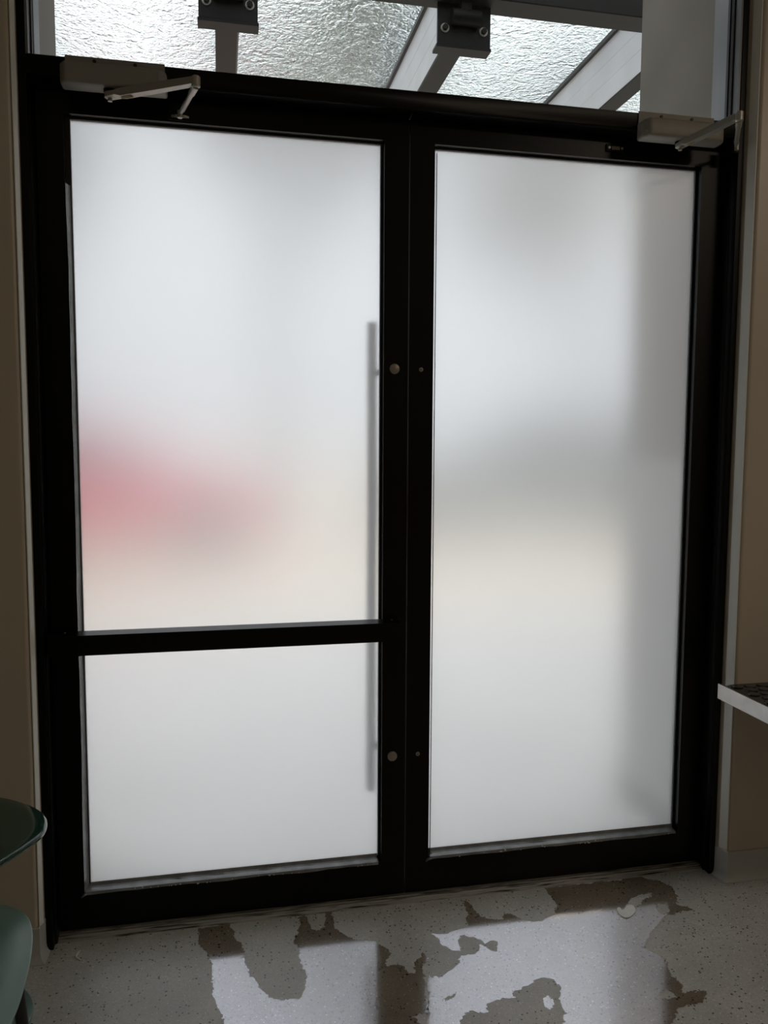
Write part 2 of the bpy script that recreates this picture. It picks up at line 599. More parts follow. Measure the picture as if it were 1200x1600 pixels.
def film_strip_bottom(parent, xa, xb, seed):
    """Surplus film folded forward over the bottom ledge, with a ragged front edge."""
    rnd = random.Random(seed)
    bm = bmesh.new()
    n = 60
    rows = []
    for i in range(n + 1):
        x = xa + (xb - xa) * i / n
        wv = noise.noise((x * 9, seed, 0)) * 0.0035
        wv2 = noise.noise((x * 30, seed, 3)) * 0.0012
        row = [bm.verts.new((x, -0.0065, GB + 0.014)),
               bm.verts.new((x, -0.0085, GB + 0.006 + wv2)),
               bm.verts.new((x, -0.013, GB + 0.0030 + abs(wv2))),
               bm.verts.new((x, -0.021, GB + 0.0025 + abs(wv) * 0.8)),
               bm.verts.new((x, -0.0290, GB + 0.0008)),
               bm.verts.new((x, -0.0300, GB - 0.006 + wv + wv2))]
        rows.append(row)
    for a, b in zip(rows, rows[1:]):
        for k in range(5):
            bm.faces.new((a[k], b[k], b[k + 1], a[k + 1]))
    o = obj('film_edge', bm, M['film'], parent, smooth=True)
    bm = bmesh.new()
    for _ in range(26):
        x = rnd.uniform(xa + 0.02, xb - 0.01)
        if rnd.random() < 0.7:
            x = xa + (xb - xa) * rnd.choice((0.28, 0.33, 0.45, 0.62, 0.66, 0.93)) + rnd.uniform(-0.03, 0.03)
        r = rnd.uniform(0.0008, 0.0020)
        x = min(max(x, xa + 0.01), xb - 0.01)
        bmesh.ops.create_icosphere(bm, subdivisions=1, radius=r, matrix=Matrix.Translation((x, -0.0305, GB - 0.004 + rnd.uniform(-0.003, 0.003))))
    d = obj('droplets', bm, M['droplet'], parent, smooth=True)
    d['kind'] = 'stuff'
    return o


def film_strip_side(parent, x, sgn, za, zb, wmin, wmax, seed, lift):
    """Surplus film standing off one side of the glass, wider where it has peeled."""
    bm = bmesh.new()
    n = 70
    rows = []
    for i in range(n + 1):
        f = i / n
        z = za + (zb - za) * f
        k = wmin + (wmax - wmin) * max(0.0, 0.55 + 0.6 * noise.noise((z * 2.3, seed, 0))) * (1 if lift is None else lift(f))
        k += noise.noise((z * 14, seed, 2)) * 0.0010
        rows.append([bm.verts.new((x - sgn * 0.003, -0.0060, z)),
                     bm.verts.new((x + sgn * k * 0.35, -0.0105, z)),
                     bm.verts.new((x + sgn * k * 0.75, -0.020, z)),
                     bm.verts.new((x + sgn * k, -0.0302, z))])
    for a, b in zip(rows, rows[1:]):
        for q in range(3):
            bm.faces.new((a[q], b[q], b[q + 1], a[q + 1]))
    return obj('film_edge', bm, M['film'], parent, smooth=True)


def door(name, label, xa, xb, ga, gb):
    d = empty(name, ((xa + xb) / 2, 0, ZB), label, kind='structure')
    bx('stile', M['black'], d, xa, ga, Y0, Y1, ZB, ZT, bevel=0.0012)
    bx('stile', M['black'], d, gb, xb, Y0, Y1, ZB, ZT, bevel=0.0012)
    bx('top_rail', M['black'], d, ga, gb, Y0, Y1, GT, ZT, bevel=0.0012)
    bx('bottom_rail', M['black'], d, ga, gb, Y0, Y1, ZB, GB, bevel=0.0012)
    p = bx('frosted_pane', M['frosted'], d, ga + 0.002, gb - 0.002, -0.003, 0.003, GB + 0.002, GT - 0.002)
    p['label'] = 'frosted white glass pane'
    for y0, y1 in ((-0.0075, -0.0035), (0.0035, 0.0075)):   # gasket bead both sides
        bm = bmesh.new()
        b = 0.007
        bl = 0.012 if ga < -0.5 else 0.006
        box(bm, ga, ga + bl, y0, y1, GB, GT)
        box(bm, gb - 0.006, gb, y0, y1, GB, GT)
        box(bm, ga + bl, gb - 0.006, y0, y1, GB, GB + b)
        box(bm, ga + bl, gb - 0.006, y0, y1, GT - 0.005, GT)
        g = obj('gasket', bm, M['gasket'], d)
        g['kind'] = 'stuff'
    return d


dl = door('door_1', 'left black framed glass door with frosted pane, push bar and pull handle', -0.9055, -0.0015, -0.845, -0.0665)
dr = door('door_2', 'right black framed glass door with frosted pane', 0.0015, 0.9055, 0.0670, 0.839)
film_strip_bottom(dl, -0.842, -0.075, 3)
film_strip_bottom(dr, 0.072, 0.832, 11)
film_strip_side(dl, -0.837, -1, GB - 0.006, GT - 0.16, 0.002, 0.0085, 5, lambda f: 1.0 if f < 0.6 else 0.75)
film_strip_side(dr, 0.0765, -1, GB - 0.010, GT - 0.02, 0.0035, 0.0045, 9, lambda f: 1.6 if f < 0.10 else 0.7)
# gathered corner of surplus film, bottom left of each pane
for d, x in ((dl, -0.842), (dr, 0.070)):
    bm = bmesh.new()
    a = [bm.verts.new(p) for p in ((x + 0.004, -0.0085, GB + 0.008), (x - 0.006, -0.024, GB - 0.002), (x - 0.011, -0.0318, GB - 0.013), (x + 0.002, -0.0312, GB - 0.007),
                                   (x + 0.016, -0.0310, GB - 0.005), (x + 0.010, -0.016, GB + 0.006), (x - 0.003, -0.0335, GB - 0.005))]
    for f in ((0, 1, 6), (1, 2, 6), (2, 3, 6), (3, 4, 5), (3, 5, 6), (5, 0, 6)):
        bm.faces.new([a[i] for i in f])
    obj('film_corner', bm, M['film'], d)

# push bar on the left leaf
bar = bx('push_bar', M['black'], dl, -0.903, -0.027, -0.086, -0.034, 0.7455, 0.7955, bevel=0.002)
bar['label'] = 'black horizontal push bar'
for xa, xb in ((-0.895, -0.855), (-0.066, -0.032)):
    bx('bar_mount', M['black'], bar, xa, xb, -0.036, -0.027, 0.748, 0.793, bevel=0.001)
for x in (-0.87, -0.046):
    cyl('mount_screw', M['cap'], bar, (x, -0.050, 0.7950), (x, -0.050, 0.7966), 0.003, 10)

# pull handle outside the left leaf
ph = cyl('pull_handle', M['handle'], dl, (-0.0760, 0.088, 0.270), (-0.0765, 0.088, 1.597), 0.0135, 20, bevel=0.002)
ph['label'] = 'long steel pull handle seen blurred through the frosted pane'
for z in (0.405, 1.460):
    bm = bmesh.new()
    tube(bm, [(-0.0765, 0.088, z), (-0.050, 0.060, z), (-0.038, 0.045, z), (-0.038, 0.0215, z)], 0.009, 14)
    obj('standoff', bm, M['handle'], ph, smooth=True)
for z in (0.411, 1.461):
    bm = bmesh.new()
    tube(bm, [(-0.0375, -0.0275, z), (-0.0375, -0.0305, z), (-0.0375, -0.0312, z)], [0.0133, 0.0133, 0.0122], 28)
    c = obj('bolt_cap', bm, M['cap'], dl, smooth=True)
for z in (0.412, 1.461):
    bm = bmesh.new()
    tube(bm, [(0.0345, -0.0275, z), (0.0345, -0.0295, z), (0.0345, -0.0302, z)], [0.0056, 0.0056, 0.0042], 18)
    s_ = obj('screw', bm, M['cap'], dr, smooth=True)
    bm = bmesh.new()
    box(bm, 0.0345 - 0.0027, 0.0345 + 0.0027, -0.0304, -0.0298, z - 0.0007, z + 0.0007)
    box(bm, 0.0345 - 0.0007, 0.0345 + 0.0007, -0.0304, -0.0298, z - 0.0027, z + 0.0027)
    q = obj('cross_slot', bm, M['gasket'], s_)
    q['kind'] = 'stuff'
# small contact plate on the top rail of the right leaf
ct = bx('contact_plate', M['steel_black'], dr, 0.547, 0.600, -0.0335, -0.0275, 2.060, 2.078, bevel=0.0025)
ct['label'] = 'small dark contact plate with two screws'
for x in (0.555, 0.592):
    cyl('plate_screw', M['closer_arm'], ct, (x, -0.0334, 2.069), (x, -0.0345, 2.069), 0.0035, 12)
bx('plate_rib', M['closer'], ct, 0.562, 0.585, -0.0345, -0.0330, 2.064, 2.073, bevel=0.0005)


# ------------------------------------------------------------------ door closers
def closer(label, xa, xb, px, elbow, shoe, pivz, stickx):
    c = empty('door_closer', ((xa + xb) / 2, YF, 2.1), label, 'door closer', 'door closers on the header')
    pl = bx('mounting_plate', M['closer'], c, xa + 0.006, xb - 0.006, YF - 0.004, YF, 2.074, 2.1475, bevel=0.0008)
    cx = (xa + xb) / 2
    for x in (cx - 0.046, cx + 0.044):
        cyl('plate_screw', M['gasket'], pl, (x, YF - 0.0035, 2.1385), (x, YF - 0.0062, 2.1385), 0.0042, 12)
    bm = bmesh.new()   # body: long rounded case, ends chamfered to the front
    yb, yf = YF - 0.004, -0.141
    prism(bm, [(xa, yb), (xa, yf + 0.018), (xa + 0.012, yf), (xb - 0.012, yf), (xb, yf + 0.018), (xb, yb)], 2, 2.068, 2.114)
    obj('body', bm, M['closer'], c, 0.006, 3)
    # spindle under the body
    bm = bmesh.new()
    tube(bm, [(px, -0.112, 2.068), (px, -0.112, 2.063), (px, -0.112, 2.0625), (px, -0.112, pivz)], [0.014, 0.014, 0.010, 0.010], 18)
    sp = obj('spindle', bm, M['steel_black'], c, smooth=True)
    bm = bmesh.new()
    tube(bm, [(px, -0.112, pivz + 0.004), (px, -0.112, pivz - 0.006), (px, -0.112, pivz - 0.008)], [0.0125, 0.0125, 0.009], 16)
    tube(bm, [(px, -0.112, pivz - 0.008), (px, -0.112, pivz - 0.014)], 0.0055, 6)
    nut = obj('spindle_nut', bm, M['closer_arm'], sp, smooth=True)
    nut['kind'] = 'stuff'
    # main arm: flat tapering bar from spindle to elbow
    P0 = Vector((px, -0.112, pivz - 0.001)); P1 = Vector(elbow)
    d = (P1 - P0).normalized(); nrm = Vector((-d.y, d.x, 0)).normalized(); up = Vector((0, 0, 1))
    bm = bmesh.new()
    rings = []
    for f, wd, h in ((0.0, 0.013, 0.005), (0.10, 0.013, 0.005), (0.16, 0.0105, 0.0085), (0.6, 0.0095, 0.0085), (1.0, 0.0085, 0.0075)):
        p = P0.lerp(P1, f)
        rings.append([bm.verts.new(p + nrm * a * wd + up * b * h) for a, b in ((-1, -1), (1, -1), (1, 1), (-1, 1))])
    for a, b in zip(rings, rings[1:]):
        for k in range(4):
            bm.faces.new((a[k], a[(k + 1) % 4], b[(k + 1) % 4], b[k]))
    bm.faces.new(rings[0]); bm.faces.new(rings[-1])
    arm = obj('main_arm', bm, M['closer_arm'], c, 0.0012, 2)
    q0, q1 = P0.lerp(P1, 0.14), P0.lerp(P1, 0.27)
    bm = bmesh.new()
    vs = []
    for q in (q0, q1):
        for a in (-1, 1):
            vs.append(bm.verts.new(q + nrm * a * 0.006 - up * 0.0094))
    bm.faces.new((vs[0], vs[1], vs[3], vs[2]))
    bmesh.ops.solidify(bm, geom=bm.faces[:], thickness=0.0006)
    st = obj('sticker', bm, M['tan'], arm)
    st['label'] = 'tan sticker'
    # elbow knuckle
    bm = bmesh.new()
    e = P1
    tube(bm, [e + up * 0.010, e + up * 0.008, e - up * 0.012, e - up * 0.014], [0.0075, 0.0098, 0.0098, 0.007], 16)
    obj('elbow', bm, M['closer_arm'], c, smooth=True)
    # forearm rod to the shoe
    S = Vector(shoe)
    e2 = e - up * 0.010
    dd = (S - e2).normalized()
    bm = bmesh.new()
    tube(bm, [e2, e2 + dd * 0.05, e2 + dd * 0.052, e2 + dd * ((S - e2).length - 0.03), e2 + dd * ((S - e2).length - 0.028), S], [0.0078, 0.0078, 0.0062, 0.0062, 0.0048, 0.0048], 14)
    obj('forearm', bm, M['closer_arm'], c, smooth=True)
    return c, S


cl, S = closer('grey door closer over the left door, its arm folded out to the right', -0.833, -0.600, -0.727, (-0.532, -0.238, 2.052), (-0.574, -0.046, 2.055), 2.057, 0)
sh = bx('shoe', M['steel_black'], cl, -0.602, -0.548, -0.034, -0.0275, 2.044, 2.066, bevel=0.002)
bm = bmesh.new()
prism(bm, [(-0.596, -0.034), (-0.554, -0.034), (-0.564, -0.040), (-0.586, -0.040)], 2, 2.050, 2.055)
tube(bm, [(-0.575, -0.046, 2.062), (-0.575, -0.046, 2.045)], 0.006, 12)
k_ = obj('shoe_pin', bm, M['closer_arm'], sh, 0.0)
k_['kind'] = 'stuff'
cr, S = closer('grey door closer over the right door, its arm reaching toward the viewer', 0.604, 0.838, 0.718, (0.771, -0.284, 2.072), (0.897, -0.094, 2.078), 2.060, 0)
sh = bx('shoe', M['steel_black'], cr, 0.890, 0.911, -0.090, YF, 2.062, 2.094, bevel=0.002)
bm = bmesh.new()
tube(bm, [(0.899, -0.094, 2.088), (0.899, -0.094, 2.066)], 0.0065, 12)
obj('shoe_pin', bm, M['closer_arm'], sh, smooth=True)

# ------------------------------------------------------------------ puddles (wet film with its own ragged outline)
PUD = {
 'left': [(-0.569,-0.0585),(-0.555,-0.136),(-0.529,-0.19),(-0.526,-0.246),(-0.521,-0.337),(-0.503,-0.392),(-0.48,-0.45),(-0.459,-0.541),(-0.44,-0.75),(-0.05,-0.75),(-0.067,-0.533),(-0.088,-0.485),(-0.094,-0.48),(-0.054,-0.48),(-0.023,-0.36),(-0.024,-0.322),(-0.008,-0.293),(-0.012,-0.275),(-0.039,-0.299),(-0.046,-0.346),(-0.06,-0.339),(-0.066,-0.314),(-0.083,-0.303),(-0.115,-0.304),(-0.106,-0.281),(-0.09,-0.259),(-0.102,-0.226),(-0.118,-0.202),(-0.158,-0.188),(-0.188,-0.166),(-0.209,-0.129),(-0.209,-0.0585),(-0.227,-0.0585),(-0.238,-0.117),(-0.257,-0.13),(-0.275,-0.116),(-0.279,-0.0585),(-0.299,-0.0585),(-0.309,-0.123),(-0.328,-0.168),(-0.312,-0.189),(-0.316,-0.227),(-0.307,-0.253),(-0.302,-0.302),(-0.309,-0.346),(-0.33,-0.377),(-0.368,-0.374),(-0.395,-0.353),(-0.416,-0.325),(-0.429,-0.289),(-0.447,-0.226),(-0.449,-0.183),(-0.46,-0.134),(-0.482,-0.0585)],
 'right': [(-0.017,-0.357),(0.011,-0.369),(0.049,-0.349),(0.081,-0.298),(0.113,-0.3),(0.14,-0.271),(0.153,-0.282),(0.158,-0.301),(0.18,-0.305),(0.192,-0.268),(0.182,-0.258),(0.157,-0.27),(0.141,-0.242),(0.107,-0.225),(0.092,-0.238),(0.084,-0.281),(0.064,-0.282),(0.046,-0.247),(0.035,-0.205),(0.074,-0.207),(0.104,-0.199),(0.13,-0.196),(0.148,-0.127),(0.151,-0.065),(0.169,-0.084),(0.181,-0.148),(0.203,-0.173),(0.235,-0.174),(0.249,-0.146),(0.266,-0.165),(0.292,-0.199),(0.331,-0.207),(0.38,-0.181),(0.401,-0.143),(0.404,-0.093),(0.402,-0.0585),(0.58,-0.0585),(0.702,-0.06),(0.732,-0.08),(0.768,-0.121),(0.759,-0.169),(0.729,-0.211),(0.758,-0.232),(0.702,-0.245),(0.673,-0.245),(0.649,-0.27),(0.597,-0.311),(0.554,-0.348),(0.543,-0.372),(0.56,-0.388),(0.57,-0.416),(0.553,-0.472),(0.561,-0.508),(0.541,-0.527),(0.575,-0.529),(0.602,-0.539),(0.57,-0.575),(0.537,-0.575),(0.504,-0.577),(0.476,-0.598),(0.445,-0.635),(0.391,-0.75),(0.18,-0.75),(0.228,-0.568),(0.252,-0.522),(0.255,-0.491),(0.271,-0.462),(0.275,-0.429),(0.241,-0.42),(0.195,-0.435),(0.166,-0.448),(0.15,-0.47),(0.126,-0.472),(0.088,-0.479),(0.083,-0.499),(0.041,-0.491),(0.011,-0.525),(-0.027,-0.628),(-0.045,-0.75),(-0.10,-0.75),(-0.0505,-0.480),(-0.0195,-0.361)],
}
HOLES = [[(0.579,-0.197),(0.611,-0.166),(0.656,-0.142),(0.693,-0.14),(0.685,-0.161),(0.647,-0.173),(0.62,-0.199)],
         [(0.495,-0.518),(0.513,-0.51),(0.524,-0.534),(0.524,-0.545),(0.503,-0.547),(0.49,-0.538)],
         [(0.673,-0.2),(0.703,-0.196),(0.69,-0.231),(0.659,-0.237)],
         [(0.002,-0.441),(0.036,-0.422),(0.026,-0.439),(0.005,-0.454)]]
SMALL = [(0.218,-0.48),(0.232,-0.472),(0.237,-0.492),(0.237,-0.513),(0.222,-0.527),(0.213,-0.504)]


def inside(X, Y, poly):
    r = np.zeros(X.shape, bool)
    n = len(poly)
    for i in range(n):
        (x0, y0), (x1, y1) = poly[i], poly[(i + 1) % n]
        c = ((y0 > Y) != (y1 > Y))
        with np.errstate(divide='ignore', invalid='ignore'):
            r ^= c & (X < (x1 - x0) * (Y - y0) / ((y1 - y0) if y1 != y0 else 1e-9) + x0)
    return r


def np_noise(X, Y, rng, octs):
    """Smooth value noise on the grid, sum of octaves (cell size, amplitude)."""
    tot = np.zeros(X.shape)
    for cell, amp in octs:
        g = rng.uniform(-1, 1, (400, 400))
        u = (X + 3.0) / cell; v = (Y + 3.0) / cell
        i = np.floor(u).astype(int); j = np.floor(v).astype(int)
        fu = u - i; fv = v - j
        fu = fu * fu * (3 - 2 * fu); fv = fv * fv * (3 - 2 * fv)
        i %= 399; j %= 399
        tot += amp * ((g[i, j] * (1 - fu) + g[i + 1, j] * fu) * (1 - fv) + (g[i, j + 1] * (1 - fu) + g[i + 1, j + 1] * fu) * fv)
    return tot


def puddle(name, polys, holes, label, seed, step=0.0025):
    rng = np.random.default_rng(seed)
    allp = [p for q in polys for p in q]
    x0, x1 = min(p[0] for p in allp) - 0.02, max(p[0] for p in allp) + 0.02
    y0, y1 = min(p[1] for p in allp) - 0.02, -0.0583
    nx, ny = int((x1 - x0) / step), int((y1 - y0) / step)
    gx = x0 + (np.arange(nx) + 0.5) * step
    gy = y1 - (np.arange(ny) + 0.5) * step
    X, Y = np.meshgrid(gx, gy, indexing='ij')
    oc = [(0.030, 0.005), (0.012, 0.0035), (0.005, 0.0028)]
    DX = X + np_noise(X, Y, rng, oc)
    DY = Y + np_noise(X, Y, rng, oc)
    ms = np.zeros(X.shape, bool)
    for p in polys:
        ms |= inside(DX, DY, p)
    for p in holes:
        ms &= ~inside(DX, DY, p)
    idx = -np.ones((nx + 1, ny + 1), int)
    need = np.zeros((nx + 1, ny + 1), bool)
    need[:-1, :-1] |= ms; need[1:, :-1] |= ms; need[:-1, 1:] |= ms; need[1:, 1:] |= ms
    idx[need] = np.arange(need.sum())
    I, J = np.nonzero(need)
    cx, cy = (x0 + x1) / 2, (y0 + y1) / 2
    V = np.stack([x0 + I * step - cx, y1 - J * step - cy, np.full(len(I), 0.0)], 1)
    A, B = np.nonzero(ms)
    F = np.stack([idx[A, B + 1], idx[A + 1, B + 1], idx[A + 1, B], idx[A, B]], 1)
    me = bpy.data.meshes.new(name)
    me.from_pydata(V.tolist(), [], F.tolist())
    me.materials.append(M['wet'])
    o = bpy.data.objects.new(name, me)
    o.location = (cx, cy, 0.0006)
    return props(link(o), label, 'puddle', 'wet patches on the concrete')


puddle('puddle', [PUD['left']], [], 'wet patch on the concrete floor in front of the left door', 1)
puddle('puddle', [PUD['right'], SMALL], HOLES, 'largest wet patch on the concrete floor, in front of the right door', 2)

# white leaf-shaped scrap on the wet floor
LEAF = [(0.557,-0.195),(0.567,-0.191),(0.570,-0.204),(0.589,-0.189),(0.604,-0.186),(0.608,-0.199),(0.601,-0.216),(0.583,-0.231),(0.564,-0.239),(0.553,-0.231),(0.55,-0.215)]
bm = bmesh.new()
prism(bm, [(u, v) for u, v in spline(LEAF, 5)], 2, 0.0012, 0.0030)
props(obj('paper_scrap', bm, M['paper'], None, 0.0006, 1), 'small white kidney-shaped scrap on the wet floor by the right door', 'scrap')
bm = bmesh.new()
tube(bm, [(-0.846, -0.100, 0.003), (-0.851, -0.112, 0.002), (-0.853, -0.121, 0.002), (-0.851, -0.126, 0.002), (-0.846, -0.131, 0.002), (-0.838, -0.141, 0.003)], [0.001, 0.0016, 0.0018, 0.0018, 0.0018, 0.001], 8)
props(obj('twig', bm, M['paper'], None, smooth=True), 'tiny bent pale twig on the floor near the left jamb', 'twig')

# ------------------------------------------------------------------ pedestal table and stool, left edge
t = empty('side_table', (-1.06, -0.36, 0), 'dark green glossy pedestal side table by the left wall', 'table')
UP = [(-0.953,-0.347),(-0.877,-0.404),(-0.838,-0.462),(-0.829,-0.522),(-0.846,-0.570),(-0.881,-0.631),(-0.945,-0.725),(-1.06,-0.79),(-1.19,-0.74),(-1.27,-0.60),(-1.26,-0.44),(-1.17,-0.34),(-1.05,-0.318)]


def slab(name, outline, z1, th, m, parent, dish=0.0, rim=3):
    """Organic plate with a rounded rim; dish sinks the middle."""
    bm = bmesh.new()
    cx = sum(p[0] for p in outline) / len(outline); cy = sum(p[1] for p in outline) / len(outline)
    r = th / 2
    loops = []

    def loop(off, z):
        L_ = []
        n = len(outline)
        for i, (x, y) in enumerate(outline):
            a = Vector(outline[i - 1]); b = Vector(outline[(i + 1) % n])
            tg = (b - a).normalized()
            nr = Vector((tg.y, -tg.x))
            if nr.dot(Vector((x - cx, y - cy))) < 0:
                nr = -nr
            L_.append(bm.verts.new((x + nr.x * off, y + nr.y * off, z)))
        loops.append(L_)
    sc_ = [0.25, 0.5, 0.7, 0.85]
    for s in sc_:
        loops.append([bm.verts.new((cx + (x - cx) * s, cy + (y - cy) * s, z1 - dish * (1 - s ** 2) - th)) for x, y in outline])
    for k in range(rim * 2 + 1):
        a = -math.pi / 2 + math.pi * k / (rim * 2)
        loop(-r + r * math.cos(a), z1 - r + r * math.sin(a))
    for s in reversed(sc_):
        loops.append([bm.verts.new((cx + (x - cx) * s, cy + (y - cy) * s, z1 - dish * (1 - s ** 2))) for x, y in outline])
    for A, B in zip(loops, loops[1:]):
        n = len(A)
        for i in range(n):
            bm.faces.new((A[i], A[(i + 1) % n], B[(i + 1) % n], B[i]))
    for Lp, z in ((loops[0], z1 - dish - th), (loops[-1], z1 - dish)):
        c = bm.verts.new((cx, cy, z))
        for i in range(len(Lp)):
            bm.faces.new((Lp[i], Lp[(i + 1) % len(Lp)], c))
    return obj(name, bm, m, parent, smooth=True)


slab('table_top', spline(UP, 6), 0.52, 0.012, M['green_gloss'], t)
cyl('pedestal', M['green_satin'], t, (-1.06, -0.36, 0.010), (-1.06, -0.40, 0.509), 0.022, 24)
bm = bmesh.new()
tube(bm, [(-1.06, -0.33, 0.0), (-1.06, -0.33, 0.008), (-1.06, -0.33, 0.010)], [0.150, 0.150, 0.147], 64)
obj('base_disc', bm, M['green_satin'], t, smooth=True)

t = empty('stool', (-0.99, -0.72, 0), 'low green stool with satin shell seat and splayed dark legs, nearest the left edge', 'stool')
LO = [(-0.941,-0.421),(-0.889,-0.458),(-0.860,-0.512),(-0.842,-0.595),(-0.833,-0.685),(-0.832,-0.775),(-0.846,-0.86),(-0.90,-0.955),(-1.01,-1.0),(-1.12,-0.93),(-1.16,-0.79),(-1.145,-0.62),(-1.09,-0.48),(-1.01,-0.42)]
slab('seat', spline(LO, 6), 0.325, 0.006, M['green_satin'], t, dish=-0.034)
for p0, p1 in (((-0.893, -0.534, 0.322), (-0.858, -0.560, 0.0)), ((-1.07, -0.57, 0.300), (-1.13, -0.52, 0.0)), ((-0.90, -0.86, 0.300), (-0.86, -0.92, 0.0)), ((-1.08, -0.86, 0.300), (-1.14, -0.92, 0.0))):
    bm = bmesh.new()
    tube(bm, [p0, p1], [0.0125, 0.010], 16)
    obj('leg', bm, M['dark_leg'], t, smooth=True)

# ------------------------------------------------------------------ steel tray table at the right wall
t = empty('tray_table', (1.33, -0.36, 0), 'stainless steel tray table with black studded rubber mat by the right wall', 'table')
TX0, TX1, TY0, TY1, TZ = 0.888, 1.70, -0.60, -0.1245, 0.590
bm = bmesh.new()
box(bm, TX0 + 0.003, TX1 - 0.003, TY0 + 0.003, TY1, TZ - 0.012, TZ - 0.006)
obj('tray', bm, M['steel'], t)
for a in ((TX0, TX0 + 0.0045, TY0, TY1), (TX1 - 0.0045, TX1, TY0, TY1), (TX0, TX1, TY0, TY0 + 0.0045)):
    bm = bmesh.new()
    box(bm, *a, TZ - 0.042, TZ + 0.001)
    obj('tray_lip', bm, M['lip'], t, 0.0019, 4)
ma = [(TX0 + 0.012, TY1 - 0.006), (TX0 + 0.012, TY0 + 0.03), (TX1 - 0.03, TY0 + 0.03), (TX1 - 0.03, TY1 - 0.006)]
bm = bmesh.new()
prism(bm, ma, 2, TZ - 0.006, TZ - 0.0025)
vert_e = [e for e in bm.edges if abs(e.verts[0].co.z - e.verts[1].co.z) > 0.001]
bmesh.ops.bevel(bm, geom=vert_e, offset=0.03, segments=8, profile=0.5, affect='EDGES')
rm = obj('rubber_mat', bm, M['rubber'], t)
stud = None
pitch, rad = 0.040, 0.0165
iy = 0
y = TY1 - 0.030
while y > TY0 + 0.05:
    x = TX0 + 0.040 + (0.5 * pitch if iy % 2 else 0)
    while x < TX1 - 0.05:
        if stud is None:
            bm = bmesh.new()
            tube(bm, [(x, y, TZ - 0.0026), (x, y, TZ - 0.0004), (x, y, TZ + 0.0006)], [rad, rad, rad - 0.0010], 20)
            stud = obj('stud', bm, M['rubber'], rm, smooth=True)
            sx0, sy0 = x, y
        else:
            c = stud.copy()
            c.location = (x - sx0, y - sy0, 0)
            link(c, rm)
        x += pitch
    y -= pitch * 0.87
    iy += 1
cyl('column', M['steel'], t, (1.33, -0.36, 0.02), (1.33, -0.36, TZ - 0.012), 0.035, 28)
bm = bmesh.new()
box(bm, 1.16, 1.55, -0.55, -0.15, 0.0, 0.02)
obj('foot_plate', bm, M['steel'], t, 0.004, 2)

# ------------------------------------------------------------------ outside: pavement, pillars, canopy
props(bx('ground', M['pave'], None, -30, 30, 0.062, 3.6, -0.10, -0.012), 'grey wet pavement just outside the doors', kind='structure')
props(bx('ground_forecourt', M['court'], None, -30, 30, 3.6, 60, -0.10, -0.012), 'cream coloured forecourt beyond the pavement', kind='structure')
for lab, s_, w_ in (('wide grey concrete pillar close outside the right end of the transom', 1, 0.46),
                    ('narrow beige strip of concrete pillar at the left end of the transom', -1, 0.36)):
    xa, xb = sorted((s_ * 0.932, s_ * 1.45))
    ya, yb = 0.0405, 0.045 + w_
    p = empty('pillar', ((xa + xb) / 2, ya, -0.012), lab, 'pillar')
    bm = bmesh.new()
    c = 0.008
    prism(bm, [(xa, ya), (xb, ya), (xb, yb - c), (xb - c, yb), (xa + c, yb), (xa, yb - c)], 2, -0.012, 3.1)
    obj('shaft', bm, M['pillar'], p)
    if s_ > 0:
        lf = bx('lower_facing', M['pale'], p, xa - 0.0015, xa + 0.01, ya + 0.002, yb - 0.004, 0.08, 1.22, bevel=0.0006)
        lf['label'] = 'paler lower half of the pillar'
    bx('plinth', M['pillar'], p, xa + (0.002 if s_ < 0 else -0.006), xb + (0.006 if s_ < 0 else -0.002), ya + 0.03, yb + 0.006, -0.012, 0.08, bevel=0.002)

cn = empty('glass_canopy', (0.05, 1.4, 2.76), 'rain covered glass canopy on dark steel rafters, above the entrance outside', 'canopy')
bm = bmesh.new()
prism(bm, [(0.867, 2.92), (0.975, 2.92), (0.975, 2.998), (0.867, 2.998)], 0, -2.2, 2.6)
obj('cross_beam', bm, M['steel_dark'], cn, 0.003, 1)
RX = [(-1.46, -1.368), (-0.488, -0.396), (0.489, 0.583), (1.461, 1.545), (2.43, 2.52)]
ZG = 3.325
for xa, xb in RX:
    r = bx('rafter', M['steel_dark'], cn, xa, xb, 0.62, 3.1, 3.0, 3.30)
    bm = bmesh.new()     # light flashing dressed over both flanks, with two folds
    for s, x in ((-1, xa), (1, xb)):
        if s < 0 and -0.6 < xa < -0.4:
            continue
        o1 = s * 0.0015
        prism(bm, [(x, 3.012), (x + o1, 3.012), (x + o1, 3.11), (x + o1 * 2.2, 3.114), (x + o1 * 2.2, 3.20), (x + o1 * 3.2, 3.205), (x + o1 * 3.2, 3.30), (x, 3.30)], 1, 0.62, 3.1)
    f = obj('flashing', bm, M['flashing'], r)
    f['kind'] = 'stuff'
    bx('rafter_cap', M['gasket'], r, xa - (0.022 if xa > 0 else 0.001), xb + 0.022, 0.62, 3.1, 3.30, 3.322)
for (a0, a1), (b0, b1) in zip(RX, RX[1:]):
    p = bx('canopy_pane', M['rain'], cn, a1 - 0.004, b0 + 0.004, 0.62, 3.1, ZG, ZG + 0.010)
